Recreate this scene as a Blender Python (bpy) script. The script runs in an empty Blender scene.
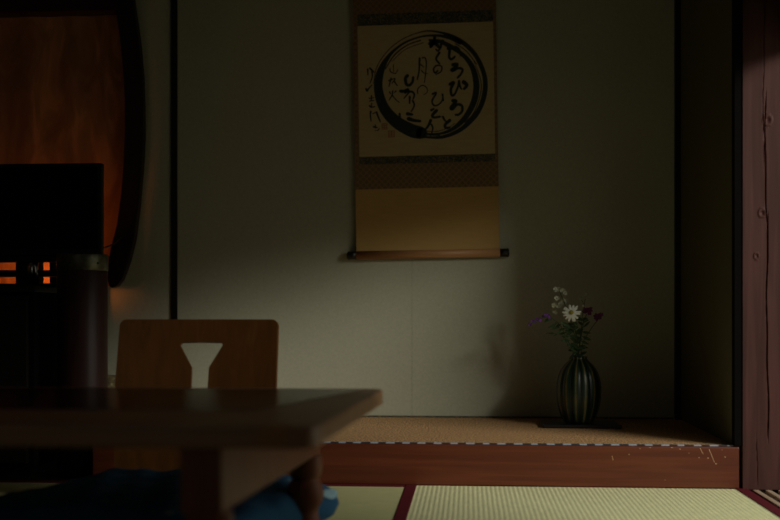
import bpy, bmesh, math, random
from mathutils import Vector, Matrix
random.seed(7)
C = bpy.context.scene.collection
PI = math.pi
H = 0.5; F = 1080.0; TH = math.atan(78.0/1080.0); CT, ST = math.cos(TH), math.sin(TH)

def P(px, py, Y):
    """point of the room plane at depth Y that the photo shows at (px, py)"""
    X = Y*math.tan(math.atan((px-390.0)/F)-TH)
    zc = Y*CT - X*ST
    return (X, Y, H + (315.0-py)/F*zc)

# ------------------------------------------------------------------ materials
def new_mat(name):
    m = bpy.data.materials.new(name); m.use_nodes = True
    nt = m.node_tree; b = nt.nodes['Principled BSDF']
    return m, nt, b
def N(nt, t, **kw):
    n = nt.nodes.new(t)
    for k, v in kw.items():
        if k in n.inputs: n.inputs[k].default_value = v
        else: setattr(n, k, v)
    return n
def coords(nt, scale=(1,1,1), rot=(0,0,0), loc=(0,0,0)):
    tc = N(nt, 'ShaderNodeTexCoord'); mp = N(nt, 'ShaderNodeMapping')
    mp.inputs['Scale'].default_value = scale; mp.inputs['Rotation'].default_value = rot; mp.inputs['Location'].default_value = loc
    nt.links.new(tc.outputs['Object'], mp.inputs['Vector']); return mp.outputs['Vector']
def ramp(nt, fac, stops, interp='LINEAR'):
    r = N(nt, 'ShaderNodeValToRGB'); r.color_ramp.interpolation = interp
    while len(r.color_ramp.elements) < len(stops): r.color_ramp.elements.new(0.5)
    for e, (p, c) in zip(r.color_ramp.elements, stops):
        e.position = p; e.color = (*c, 1)
    nt.links.new(fac, r.inputs['Fac']); return r.outputs['Color']
def bump(nt, b, h, strength, dist=0.002):
    bp = N(nt, 'ShaderNodeBump'); bp.inputs['Strength'].default_value = strength; bp.inputs['Distance'].default_value = dist
    nt.links.new(h, bp.inputs['Height']); nt.links.new(bp.outputs['Normal'], b.inputs['Normal'])
def plain(name, c, rough=0.5, metal=0.0, noise=0.12, scale=40, spec=0.5, coat=0):
    m, nt, b = new_mat(name)
    v = coords(nt, (scale,)*3); n = N(nt, 'ShaderNodeTexNoise'); n.inputs['Detail'].default_value = 5
    nt.links.new(v, n.inputs['Vector'])
    lo = tuple(x*(1-noise) for x in c); hi = tuple(min(1, x*(1+noise)) for x in c)
    nt.links.new(ramp(nt, n.outputs['Fac'], [(0.3, lo), (0.7, hi)]), b.inputs['Base Color'])
    b.inputs['Roughness'].default_value = rough; b.inputs['Metallic'].default_value = metal
    b.inputs['Specular IOR Level'].default_value = spec
    b.inputs['Coat Weight'].default_value = coat
    return m
def wood(name, c1, c2, rough=0.45, axis='X', scale=1.0, bstr=0.15, spec=0.5, contrast=(0.35, 0.7)):
    m, nt, b = new_mat(name)
    s = {'X': (2, 40, 40), 'Y': (40, 2, 40), 'Z': (40, 40, 2)}[axis]
    v = coords(nt, tuple(x*scale for x in s))
    n = N(nt, 'ShaderNodeTexNoise'); n.inputs['Detail'].default_value = 8; n.inputs['Distortion'].default_value = 0.6
    n.inputs['Scale'].default_value = 1.5
    nt.links.new(v, n.inputs['Vector'])
    nt.links.new(ramp(nt, n.outputs['Fac'], [(contrast[0], c1), (contrast[1], c2)]), b.inputs['Base Color'])
    b.inputs['Roughness'].default_value = rough; b.inputs['Specular IOR Level'].default_value = spec
    bump(nt, b, n.outputs['Fac'], bstr, 0.001)
    return m
M = {}
def plaster(name, c, seam=None):
    m, nt, b = new_mat(name)
    v = coords(nt)
    n = N(nt, 'ShaderNodeTexNoise'); n.inputs['Scale'].default_value = 170; n.inputs['Detail'].default_value = 6
    n2 = N(nt, 'ShaderNodeTexNoise'); n2.inputs['Scale'].default_value = 2.2; n2.inputs['Detail'].default_value = 3
    nt.links.new(v, n.inputs['Vector']); nt.links.new(v, n2.inputs['Vector'])
    a = ramp(nt, n.outputs['Fac'], [(0.3, tuple(x*0.93 for x in c)), (0.7, tuple(x*1.06 for x in c))])
    d = ramp(nt, n2.outputs['Fac'], [(0.3, (0.95, 0.95, 0.95)), (0.7, (1.03, 1.03, 1.02))])
    mx = N(nt, 'ShaderNodeMix', data_type='RGBA', blend_type='MULTIPLY'); mx.inputs[0].default_value = 1
    nt.links.new(a, mx.inputs[6]); nt.links.new(d, mx.inputs[7])
    nt.links.new(mx.outputs[2], b.inputs['Base Color'])
    b.inputs['Roughness'].default_value = 0.95; b.inputs['Specular IOR Level'].default_value = 0.15
    bump(nt, b, n.outputs['Fac'], 0.2, 0.001)
    return m
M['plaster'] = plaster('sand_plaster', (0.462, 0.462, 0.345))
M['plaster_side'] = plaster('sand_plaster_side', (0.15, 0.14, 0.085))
M['ceiling'] = wood('ceiling_boards', (0.12, 0.08, 0.05), (0.2, 0.13, 0.08), 0.7, 'Y')
M['black_wood'] = wood('black_lacquered_wood', (0.006, 0.005, 0.004), (0.012, 0.009, 0.007), 0.45, 'Z', 1, 0.1, 0.3)
M['matt_black'] = plain('matt_black_wood', (0.005, 0.004, 0.004), 0.95, spec=0.05)
M['board_wood'] = wood('dark_curved_board_wood', (0.012, 0.005, 0.004), (0.02, 0.009, 0.007), 0.5, 'Z', 1, 0.1, 0.3)
M['maroon_wood'] = wood('dark_maroon_wood', (0.022, 0.007, 0.005), (0.038, 0.012, 0.009), 0.5, 'Z', 1, 0.12, 0.25)
M['step'] = wood('red_brown_step_wood', (0.095, 0.020, 0.007), (0.145, 0.033, 0.012), 0.4, 'X', 1.0, 0.06, 0.45)
M['chip'] = plain('bare_wood_chips', (0.6, 0.36, 0.2), 0.7)
M['zaisu'] = wood('amber_bent_plywood', (0.125, 0.046, 0.009), (0.175, 0.066, 0.014), 0.45, 'Z', 0.7, 0.05, 0.3)
M['sill'] = wood('pale_sill_wood', (0.40, 0.28, 0.19), (0.55, 0.42, 0.30), 0.6, 'Y')
M['groove'] = wood('dark_groove_wood', (0.03, 0.018, 0.015), (0.06, 0.035, 0.028), 0.7, 'Y')
M['table'] = wood('brown_table_wood', (0.36, 0.20, 0.11), (0.52, 0.31, 0.17), 0.38, 'X', 0.6, 0.08, 0.5)
M['tawny'] = wood('orange_edge_wood', (0.42, 0.20, 0.07), (0.6, 0.30, 0.12), 0.5, 'X')
M['table_panel'] = wood('dark_polished_panel_wood', (0.028, 0.021, 0.016), (0.045, 0.034, 0.025), 0.22, 'X', 0.6, 0.03, 0.5)
M['table_leg'] = wood('reddish_table_leg_wood', (0.20, 0.078, 0.045), (0.30, 0.12, 0.07), 0.4, 'Z', 0.8, 0.05, 0.2)
M['tv'] = plain('black_plastic', (0.006, 0.006, 0.007), 0.35, spec=0.3)
M['screen'] = plain('black_screen', (0.002, 0.002, 0.002), 0.12, spec=0.2)
M['chrome'] = plain('brushed_chrome', (0.5, 0.5, 0.48), 0.25, 1.0)
M['band'] = plain('aged_pewter_band', (0.13, 0.13, 0.09), 0.45, 1.0, 0.3, 15)
M['cable'] = plain('black_cable_rubber', (0.01, 0.01, 0.01), 0.5)
M['ink'] = plain('dark_brush_ink', (0.028, 0.040, 0.036), 0.8, 0, 0.3, 60, 0.2)
M['ink2'] = plain('dry_brush_ink', (0.045, 0.045, 0.036), 0.85, 0, 0.5, 200, 0.2)
M['seal'] = plain('red_seal_ink', (0.34, 0.12, 0.06), 0.8, 0, 0.4, 400, 0.2)
M['roller'] = wood('scroll_roller_wood', (0.40, 0.19, 0.075), (0.50, 0.25, 0.10), 0.5, 'X')
M['knob'] = plain('black_lacquer_knob', (0.008, 0.006, 0.005), 0.3)
M['cord'] = plain('brown_silk_cord', (0.15, 0.09, 0.04), 0.8)
M['heri'] = plain('dark_red_tatami_border', (0.115, 0.008, 0.016), 0.8, 0, 0.2, 300, 0.2)
M['stem'] = plain('green_stem', (0.045, 0.085, 0.028), 0.7, 0, 0.3, 80, 0.3)
M['leaf'] = plain('green_leaf', (0.04, 0.085, 0.03), 0.65, 0, 0.35, 80, 0.3)
M['white_petal'] = plain('white_petal', (0.75, 0.76, 0.66), 0.7, 0, 0.06, 50, 0.2)
M['cream_petal'] = plain('cream_petal', (0.36, 0.36, 0.25), 0.7, 0, 0.15, 50, 0.2)
M['yellow'] = plain('yellow_disc', (0.32, 0.27, 0.03), 0.8)
M['violet'] = plain('violet_petal', (0.16, 0.045, 0.26), 0.7, 0, 0.3, 90, 0.2)
M['mauve'] = plain('mauve_petal', (0.13, 0.03, 0.10), 0.7, 0, 0.3, 90, 0.2)
M['tray'] = plain('black_lacquer_tray', (0.008, 0.008, 0.010), 0.3)
M['outside'] = plain('outside_ground', (0.2, 0.22, 0.14), 0.9)

def mat_tatami(name, axis, c):
    m, nt, b = new_mat(name)
    v = coords(nt)
    w = N(nt, 'ShaderNodeTexWave', wave_type='BANDS', bands_direction=axis)
    w.inputs['Scale'].default_value = 1/0.0129/20*PI*2   # one rib every 15.5 mm
    w.inputs['Distortion'].default_value = 0.0
    nt.links.new(v, w.inputs['Vector'])
    other = 'Y' if axis == 'X' else 'X'
    w2 = N(nt, 'ShaderNodeTexWave', wave_type='BANDS', bands_direction=other)
    w2.inputs['Scale'].default_value = 1/0.004/20*PI*2; w2.inputs['Distortion'].default_value = 0.4
    nt.links.new(v, w2.inputs['Vector'])
    n = N(nt, 'ShaderNodeTexNoise'); n.inputs['Scale'].default_value = 1.0; n.inputs['Detail'].default_value = 6
    sv = coords(nt, (18, 160, 1) if axis == 'Y' else (160, 18, 1)); nt.links.new(sv, n.inputs['Vector'])
    a = ramp(nt, w.outputs['Fac'], [(0.0, tuple(x*0.80 for x in c)), (0.35, tuple(x*0.97 for x in c)), (1.0, tuple(min(1, x*1.06) for x in c))])
    d = ramp(nt, n.outputs['Fac'], [(0.3, (0.86, 0.88, 0.84)), (0.7, (1.1, 1.08, 1.05))])
    mx = N(nt, 'ShaderNodeMix', data_type='RGBA', blend_type='MULTIPLY'); mx.inputs[0].default_value = 1
    nt.links.new(a, mx.inputs[6]); nt.links.new(d, mx.inputs[7]); nt.links.new(mx.outputs[2], b.inputs['Base Color'])
    ad = N(nt, 'ShaderNodeMath', operation='MULTIPLY_ADD'); ad.inputs[1].default_value = 0.2
    nt.links.new(w2.outputs['Fac'], ad.inputs[0]); nt.links.new(w.outputs['Fac'], ad.inputs[2])
    b.inputs['Roughness'].default_value = 0.7; b.inputs['Specular IOR Level'].default_value = 0.3
    bump(nt, b, ad.outputs[0], 0.5, 0.0012)
    return m
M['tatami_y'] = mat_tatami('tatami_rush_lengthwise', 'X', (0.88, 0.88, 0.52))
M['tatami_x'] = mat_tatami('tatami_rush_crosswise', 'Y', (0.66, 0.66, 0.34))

def mat_mat():
    m, nt, b = new_mat('tan_woven_alcove_mat')
    v = coords(nt)
    w = N(nt, 'ShaderNodeTexWave', wave_type='BANDS', bands_direction='Y'); w.inputs['Scale'].default_value = 1/0.016/20*PI*2
    w.inputs['Distortion'].default_value = 0.6
    n = N(nt, 'ShaderNodeTexNoise'); n.inputs['Scale'].default_value = 150; n.inputs['Detail'].default_value = 5
    nt.links.new(v, w.inputs['Vector']); nt.links.new(v, n.inputs['Vector'])
    ad = N(nt, 'ShaderNodeMath', operation='MULTIPLY_ADD'); ad.inputs[1].default_value = 0.22
    nt.links.new(w.outputs['Fac'], ad.inputs[0]); nt.links.new(n.outputs['Fac'], ad.inputs[2])
    nt.links.new(ramp(nt, ad.outputs[0], [(0.46, (0.13, 0.058, 0.02)), (0.76, (0.88, 0.53, 0.25))]), b.inputs['Base Color'])
    b.inputs['Roughness'].default_value = 0.75; b.inputs['Specular IOR Level'].default_value = 0.25
    bump(nt, b, ad.outputs[0], 0.4, 0.001); return m
M['toko_mat'] = mat_mat()
def mat_dash():
    m, nt, b = new_mat('black_and_white_dashed_border')
    v = coords(nt, (1, 1, 1))
    w = N(nt, 'ShaderNodeTexWave', wave_type='BANDS', bands_direction='X'); w.inputs['Scale'].default_value = 1/0.047/20*PI*2
    w.inputs['Distortion'].default_value = 1.2; w.inputs['Detail Scale'].default_value = 3
    nt.links.new(v, w.inputs['Vector'])
    nt.links.new(ramp(nt, w.outputs['Fac'], [(0.45, (0.03, 0.035, 0.05)), (0.6, (0.36, 0.42, 0.50))]), b.inputs['Base Color'])
    b.inputs['Roughness'].default_value = 0.6; return m
M['dash'] = mat_dash()
def mat_paper(name, c, fibre=0.06):
    m, nt, b = new_mat(name)
    v = coords(nt, (8, 8, 60)); n = N(nt, 'ShaderNodeTexNoise'); n.inputs['Scale'].default_value = 2; n.inputs['Detail'].default_value = 6
    nt.links.new(v, n.inputs['Vector'])
    nt.links.new(ramp(nt, n.outputs['Fac'], [(0.3, tuple(x*(1-fibre) for x in c)), (0.7, tuple(x*(1+fibre) for x in c))]), b.inputs['Base Color'])
    b.inputs['Roughness'].default_value = 0.9; b.inputs['Specular IOR Level'].default_value = 0.15; return m
M['paper'] = mat_paper('aged_tan_paper', (0.52, 0.39, 0.21))
M['silk'] = mat_paper('plain_tan_silk', (0.54, 0.34, 0.125), 0.05)
def mat_brocade():
    m, nt, b = new_mat('brown_diamond_brocade')
    def wv(ang):
        v = coords(nt, (1, 1, 1), (0, ang, 0)); w = N(nt, 'ShaderNodeTexWave', wave_type='BANDS', bands_direction='X')
        w.inputs['Scale'].default_value = 1/0.016/20*PI*2; nt.links.new(v, w.inputs['Vector']); return w.outputs['Fac']
    mx = N(nt, 'ShaderNodeMath', operation='MAXIMUM'); nt.links.new(wv(PI/4), mx.inputs[0]); nt.links.new(wv(-PI/4), mx.inputs[1])
    nt.links.new(ramp(nt, mx.outputs[0], [(0.7, (0.20, 0.125, 0.065)), (0.95, (0.28, 0.17, 0.085))]), b.inputs['Base Color'])
    b.inputs['Roughness'].default_value = 0.75; b.inputs['Specular IOR Level'].default_value = 0.2; return m
M['brocade'] = mat_brocade()
def mat_floral():
    m, nt, b = new_mat('dark_floral_brocade')
    v = coords(nt, (85, 85, 85)); n = N(nt, 'ShaderNodeTexNoise'); n.inputs['Scale'].default_value = 1.6; n.inputs['Detail'].default_value = 2
    n.inputs['Distortion'].default_value = 2.2
    nt.links.new(v, n.inputs['Vector'])
    nt.links.new(ramp(nt, n.outputs['Fac'], [(0.5, (0.02, 0.026, 0.022)), (0.56, (0.22, 0.17, 0.08)), (0.62, (0.24, 0.19, 0.09)), (0.68, (0.03, 0.035, 0.03))]), b.inputs['Base Color'])
    b.inputs['Roughness'].default_value = 0.7; return m
M['floral'] = mat_floral()
def mat_panel():
    m, nt, b = new_mat('orange_brown_mottled_cloth')
    v = coords(nt, (6, 1, 1.8), (0, 0.45, 0)); n = N(nt, 'ShaderNodeTexNoise'); n.inputs['Scale'].default_value = 2.2; n.inputs['Detail'].default_value = 3
    n.inputs['Distortion'].default_value = 1.4
    nt.links.new(v, n.inputs['Vector'])
    nt.links.new(ramp(nt, n.outputs['Fac'], [(0.34, (0.26, 0.12, 0.05)), (0.55, (0.36, 0.165, 0.065)), (0.72, (0.54, 0.25, 0.095))]), b.inputs['Base Color'])
    b.inputs['Roughness'].default_value = 0.8; return m
M['panel'] = mat_panel()
def mat_cushion():
    m, nt, b = new_mat('indigo_cloth_with_pale_flecks')
    v = coords(nt)
    n = N(nt, 'ShaderNodeTexNoise'); n.inputs['Scale'].default_value = 9; n.inputs['Detail'].default_value = 2
    nt.links.new(v, n.inputs['Vector'])
    vo = N(nt, 'ShaderNodeTexVoronoi', feature='F1'); vo.inputs['Scale'].default_value = 26
    nt.links.new(v, vo.inputs['Vector'])
    big = N(nt, 'ShaderNodeTexVoronoi', feature='F1'); big.inputs['Scale'].default_value = 3.4; nt.links.new(coords(nt, loc=(0.13, 0.22, 0)), big.inputs['Vector'])
    base = ramp(nt, n.outputs['Fac'], [(0.35, (0.022, 0.095, 0.20)), (0.7, (0.045, 0.18, 0.36))])
    spots = ramp(nt, vo.outputs['Distance'], [(0.25, (1, 1, 1)), (0.4, (0, 0, 0))])
    area = ramp(nt, big.outputs['Distance'], [(0.20, (1, 1, 1)), (0.28, (0, 0, 0))])
    mu = N(nt, 'ShaderNodeMath', operation='MULTIPLY'); nt.links.new(spots, mu.inputs[0]); nt.links.new(area, mu.inputs[1])
    mx = N(nt, 'ShaderNodeMix', data_type='RGBA'); nt.links.new(mu.outputs[0], mx.inputs[0]); nt.links.new(base, mx.inputs[6])
    mx.inputs[7].default_value = (0.35, 0.5, 0.55, 1)
    nt.links.new(mx.outputs[2], b.inputs['Base Color'])
    b.inputs['Roughness'].default_value = 0.85; b.inputs['Specular IOR Level'].default_value = 0.2; return m
M['cushion'] = mat_cushion()
M['cushion_corner'] = plain('pale_blue_cloth', (0.32, 0.52, 0.62), 0.85, 0, 0.3, 60, 0.2)
def mat_vase():
    m, nt, b = new_mat('green_and_ochre_striped_glaze')
    tc = N(nt, 'ShaderNodeTexCoord'); sp = N(nt, 'ShaderNodeSeparateXYZ'); nt.links.new(tc.outputs['Object'], sp.inputs[0])
    at = N(nt, 'ShaderNodeMath', operation='ARCTAN2'); nt.links.new(sp.outputs['Y'], at.inputs[0]); nt.links.new(sp.outputs['X'], at.inputs[1])
    mu = N(nt, 'ShaderNodeMath', operation='MULTIPLY'); mu.inputs[1].default_value = 14; nt.links.new(at.outputs[0], mu.inputs[0])
    co = N(nt, 'ShaderNodeMath', operation='COSINE'); nt.links.new(mu.outputs[0], co.inputs[0])
    n = N(nt, 'ShaderNodeTexNoise'); n.inputs['Scale'].default_value = 22; nt.links.new(tc.outputs['Object'], n.inputs['Vector'])
    ad = N(nt, 'ShaderNodeMath', operation='ADD'); nt.links.new(co.outputs[0], ad.inputs[0]); nt.links.new(n.outputs['Fac'], ad.inputs[1])
    pw = N(nt, 'ShaderNodeMath', operation='MULTIPLY'); pw.inputs[1].default_value = 0.5; nt.links.new(ad.outputs[0], pw.inputs[0])
    nt.links.new(ramp(nt, pw.outputs[0], [(0.0, (0.005, 0.014, 0.010)), (0.45, (0.010, 0.04, 0.022)), (0.62, (0.02, 0.05, 0.026)), (0.72, (0.14, 0.11, 0.035))]), b.inputs['Base Color'])
    b.inputs['Roughness'].default_value = 0.36; return m
M['vase'] = mat_vase()
def mat_box():
    m, nt, b = new_mat('gold_speckled_paper')
    v = coords(nt); n = N(nt, 'ShaderNodeTexNoise'); n.inputs['Scale'].default_value = 70; n.inputs['Detail'].default_value = 3
    nt.links.new(v, n.inputs['Vector'])
    nt.links.new(ramp(nt, n.outputs['Fac'], [(0.4, (0.16, 0.12, 0.06)), (0.6, (0.36, 0.29, 0.13)), (0.72, (0.6, 0.6, 0.5))]), b.inputs['Base Color'])
    b.inputs['Roughness'].default_value = 0.8; return m
M['box'] = mat_box()
def mat_post():
    m, nt, b = new_mat('weathered_purple_brown_post')
    v = coords(nt, (34, 34, 1.6)); n = N(nt, 'ShaderNodeTexNoise'); n.inputs['Scale'].default_value = 1.4; n.inputs['Detail'].default_value = 9
    n.inputs['Distortion'].default_value = 0.9
    nt.links.new(v, n.inputs['Vector'])
    n2 = N(nt, 'ShaderNodeTexNoise'); n2.inputs['Scale'].default_value = 5; nt.links.new(coords(nt, (3, 3, 0.6)), n2.inputs['Vector'])
    a = ramp(nt, n.outputs['Fac'], [(0.3, (0.052, 0.017, 0.014)), (0.5, (0.070, 0.024, 0.020)), (0.75, (0.090, 0.034, 0.028))])
    d = ramp(nt, n2.outputs['Fac'], [(0.35, (0.8, 0.8, 0.8)), (0.7, (1.1, 1.1, 1.1))])
    mx = N(nt, 'ShaderNodeMix', data_type='RGBA', blend_type='MULTIPLY'); mx.inputs[0].default_value = 1
    nt.links.new(a, mx.inputs[6]); nt.links.new(d, mx.inputs[7]); nt.links.new(mx.outputs[2], b.inputs['Base Color'])
    b.inputs['Roughness'].default_value = 0.6; b.inputs['Specular IOR Level'].default_value = 0.2
    bump(nt, b, n.outputs['Fac'], 0.15, 0.001); return m
M['post'] = mat_post()
def mat_emit(name, c, s):
    m, nt, b = new_mat(name); b.inputs['Base Color'].default_value = (*c, 1)
    b.inputs['Emission Color'].default_value = (*c, 1); b.inputs['Emission Strength'].default_value = s; return m
M['lamp'] = mat_emit('glowing_orange_lamp', (1.0, 0.27, 0.055), 0.75)

# ------------------------------------------------------------------ geometry helpers
def link(name, me, m, parent=None, smooth=False, loc=None):
    o = bpy.data.objects.new(name, me); C.objects.link(o)
    if m: me.materials.append(m)
    if smooth:
        for p in me.polygons: p.use_smooth = True
    if parent is not None: o.parent = parent
    if loc is not None: o.location = loc
    return o
def from_bm(name, bm, m, parent=None, smooth=False, loc=None):
    me = bpy.data.meshes.new(name); bmesh.ops.recalc_face_normals(bm, faces=bm.faces); bm.to_mesh(me); bm.free()
    return link(name, me, m, parent, smooth, loc)
def box(bm, x0, x1, y0, y1, z0, z1):
    vs = [bm.verts.new((x, y, z)) for x in (x0, x1) for y in (y0, y1) for z in (z0, z1)]
    for f in ((0,1,3,2), (4,6,7,5), (0,4,5,1), (2,3,7,6), (0,2,6,4), (1,5,7,3)): bm.faces.new([vs[i] for i in f])
def bevel(o, w, seg=2):
    md = o.modifiers.new('bevel', 'BEVEL'); md.width = w; md.segments = seg; md.limit_method = 'ANGLE'
def mbox(name, m, b, parent=None, bev=0.0, off=(0, 0, 0)):
    """box mesh; its object origin sits at the middle of its base unless a parent is given"""
    bm = bmesh.new(); x0, x1, y0, y1, z0, z1 = b
    if parent is None:
        c = ((x0+x1)/2, (y0+y1)/2, z0); box(bm, x0-c[0], x1-c[0], y0-c[1], y1-c[1], 0, z1-z0)
        o = from_bm(name, bm, m, None, loc=c)
    else:
        L = parent.location
        box(bm, x0-L.x, x1-L.x, y0-L.y, y1-L.y, z0-L.z, z1-L.z); o = from_bm(name, bm, m, parent)
    if bev: bevel(o, bev)
    return o
def tag(o, label=None, cat=None, group=None, kind=None):
    if label: o['label'] = label
    if cat: o['category'] = cat
    if group: o['group'] = group
    if kind: o['kind'] = kind
    return o
def struct(o, label, cat): return tag(o, label, cat, None, 'structure')
def empty(name, loc, label, cat, group=None):
    o = bpy.data.objects.new(name, None); C.objects.link(o); o.location = loc; o.empty_display_size = 0.05
    return tag(o, label, cat, group)
def prism_bm(bm, pts, y0, y1):
    a = [bm.verts.new((x, y0, z)) for x, z in pts]; b = [bm.verts.new((x, y1, z)) for x, z in pts]
    bm.faces.new(a); bm.faces.new(b[::-1]); n = len(pts)
    for i in range(n): bm.faces.new((a[i], b[i], b[(i+1) % n], a[(i+1) % n]))
def slab_bm(bm, pts, z0, z1):
    a = [bm.verts.new((x, y, z0)) for x, y in pts]; b = [bm.verts.new((x, y, z1)) for x, y in pts]
    bm.faces.new(a[::-1]); bm.faces.new(b); n = len(pts)
    for i in range(n): bm.faces.new((a[i], a[(i+1) % n], b[(i+1) % n], b[i]))
def tube_bm(bm, pts, r, n=8, r1=None):
    pts = [Vector(p) for p in pts]; rings = []
    for i, p in enumerate(pts):
        t = (pts[min(i+1, len(pts)-1)]-pts[max(i-1, 0)]).normalized()
        u = t.cross(Vector((0, 1, 0.3))).normalized(); v = t.cross(u)
        rr = r if r1 is None else r+(r1-r)*i/(len(pts)-1)
        rings.append([bm.verts.new(p+rr*(math.cos(2*PI*k/n)*u+math.sin(2*PI*k/n)*v)) for k in range(n)])
    for a, b in zip(rings, rings[1:]):
        for k in range(n): bm.faces.new((a[k], a[(k+1) % n], b[(k+1) % n], b[k]))
    bm.faces.new(rings[0][::-1]); bm.faces.new(rings[-1])
def lathe_bm(bm, prof, n=32, c=(0, 0), fr=None):
    rings = []
    for r, z in prof:
        rings.append([bm.verts.new((c[0]+(r*(fr(2*PI*k/n, z) if fr else 1))*math.cos(2*PI*k/n), c[1]+(r*(fr(2*PI*k/n, z) if fr else 1))*math.sin(2*PI*k/n), z)) for k in range(n)])
    for a, b in zip(rings, rings[1:]):
        for k in range(n): bm.faces.new((a[k], a[(k+1) % n], b[(k+1) % n], b[k]))
    bm.faces.new(rings[0][::-1]); bm.faces.new(rings[-1])
def spline(pts, k=6):
    """Catmull-Rom through tuples of any length"""
    if len(pts) < 3:
        a, b = pts[0], pts[-1]; return [tuple(a[j]+(b[j]-a[j])*i/k for j in range(len(a))) for i in range(k+1)]
    out = []; q = [pts[0]]+list(pts)+[pts[-1]]
    for i in range(1, len(q)-2):
        for s in range(k):
            t = s/k
            out.append(tuple(0.5*((2*q[i][j])+(-q[i-1][j]+q[i+1][j])*t+(2*q[i-1][j]-5*q[i][j]+4*q[i+1][j]-q[i+2][j])*t*t+(-q[i-1][j]+3*q[i][j]-3*q[i+1][j]+q[i+2][j])*t**3) for j in range(len(q[0]))))
    out.append(tuple(pts[-1])); return out

# ------------------------------------------------------------------ setting
YB = 3.97; YF = 3.167; XL = P(173, 300, YB)[0]; XR = 0.764; ZS = 0.1236
CEIL = 2.45; XW = -2.05; YN = -1.2
struct(mbox('floor', M['groove'], (XW-0.1, 1.1, YN, YB+0.1, -0.12, -0.055)), 'dark sub-floor lying beneath the tatami mats', 'floor')
struct(mbox('ceiling', M['ceiling'], (XW-0.1, 1.1, YN, YB+0.1, CEIL, CEIL+0.05)), 'brown board ceiling above the whole room', 'ceiling')
wb = struct(mbox('wall_back', M['plaster'], (XW, XR+0.1, YB, YB+0.1, -0.05, CEIL)), 'grey-green sand plaster wall behind the scroll and vase', 'wall')
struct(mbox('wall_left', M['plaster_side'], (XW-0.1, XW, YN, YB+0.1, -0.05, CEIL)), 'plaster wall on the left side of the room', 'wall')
wn = struct(mbox('wall_near', M['plaster_side'], (XW-0.1, 1.1, YN-0.1, YN, -0.05, 0.8)), 'low plaster wall behind the viewer, under the added fill-light opening', 'wall')  # the opening in this wall is invented, letting in fill for the table front
struct(mbox('wall_near_top', M['plaster_side'], (XW-0.1, 1.1, YN-0.1, YN, 1.8, CEIL)), 'plaster wall behind the viewer, above the added fill-light opening', 'wall')
struct(mbox('wall_near_left', M['plaster_side'], (XW-0.1, -1.6, YN-0.1, YN, 0.8, 1.8)), 'plaster wall behind the viewer, left of the added fill-light opening', 'wall')
struct(mbox('wall_near_right', M['plaster_side'], (-0.6, 1.1, YN-0.1, YN, 0.8, 1.8)), 'plaster wall behind the viewer, right of the added fill-light opening', 'wall')
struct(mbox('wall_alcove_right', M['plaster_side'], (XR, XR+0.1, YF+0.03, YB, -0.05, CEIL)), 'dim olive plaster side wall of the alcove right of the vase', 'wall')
OP_Y0, OP_Z1 = 1.92, 1.30       # garden opening in the right side of the room
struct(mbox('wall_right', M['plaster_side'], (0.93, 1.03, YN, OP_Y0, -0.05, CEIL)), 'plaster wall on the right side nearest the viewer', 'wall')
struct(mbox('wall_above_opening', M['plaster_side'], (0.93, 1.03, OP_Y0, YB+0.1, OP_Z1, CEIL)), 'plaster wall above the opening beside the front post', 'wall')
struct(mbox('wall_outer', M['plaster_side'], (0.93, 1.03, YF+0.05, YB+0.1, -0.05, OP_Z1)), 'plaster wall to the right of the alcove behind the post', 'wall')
struct(mbox('ground', M['outside'], (1.03, 9, -8, 6, -0.5, -0.35)), 'garden ground outside the opening', 'ground')

# thin black trims in the corners of the alcove
a0 = P(170.3, 0, YB-0.015)[0]; a1 = P(176.5, 0, YB-0.015)[0]
struct(mbox('trim_1', M['black_wood'], (a0, a1, YB-0.006, YB, ZS, CEIL)), 'thin black upright strip on the wall left of the scroll', 'trim')
a0 = P(675, 0, YB-0.015)[0]
struct(mbox('trim_2', M['black_wood'], (a0, XR, YB-0.02, YB, ZS, CEIL)), 'thin black upright strip in the right back corner of the alcove', 'trim')
struct(mbox('trim_3', M['matt_black'], (XR-0.0005, 0.786, YF-0.003, YF+0.03, ZS+0.001, CEIL)), 'black jamb between alcove side wall and front post', 'trim')
# dark lintel, upper left
z0 = P(50, 17.5, 3.94)[2]
struct(mbox('trim_4', M['maroon_wood'], (XW, P(118, 0, 3.9)[0], 3.86, 3.94, z0, z0+0.2)), 'dark maroon lintel across the top left above the orange cloth', 'trim')

xq = P(412, 0, YB)[0]
struct(mbox('trim_5', M['plaster_side'], (xq-0.00022, xq+0.00022, YB-0.0004, YB, ZS, 1.2)), 'faint vertical seam in the plaster below the scroll', 'trim')
struct(mbox('trim_6', M['matt_black'], (XW, P(100, 0, 3.955)[0], 3.94, YB, 0, P(30, 287, 3.94)[2])), 'added black board darkening the gap behind the low cabinet', 'trim')  # added board, blackens the lit wall showing past the cabinet
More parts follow.
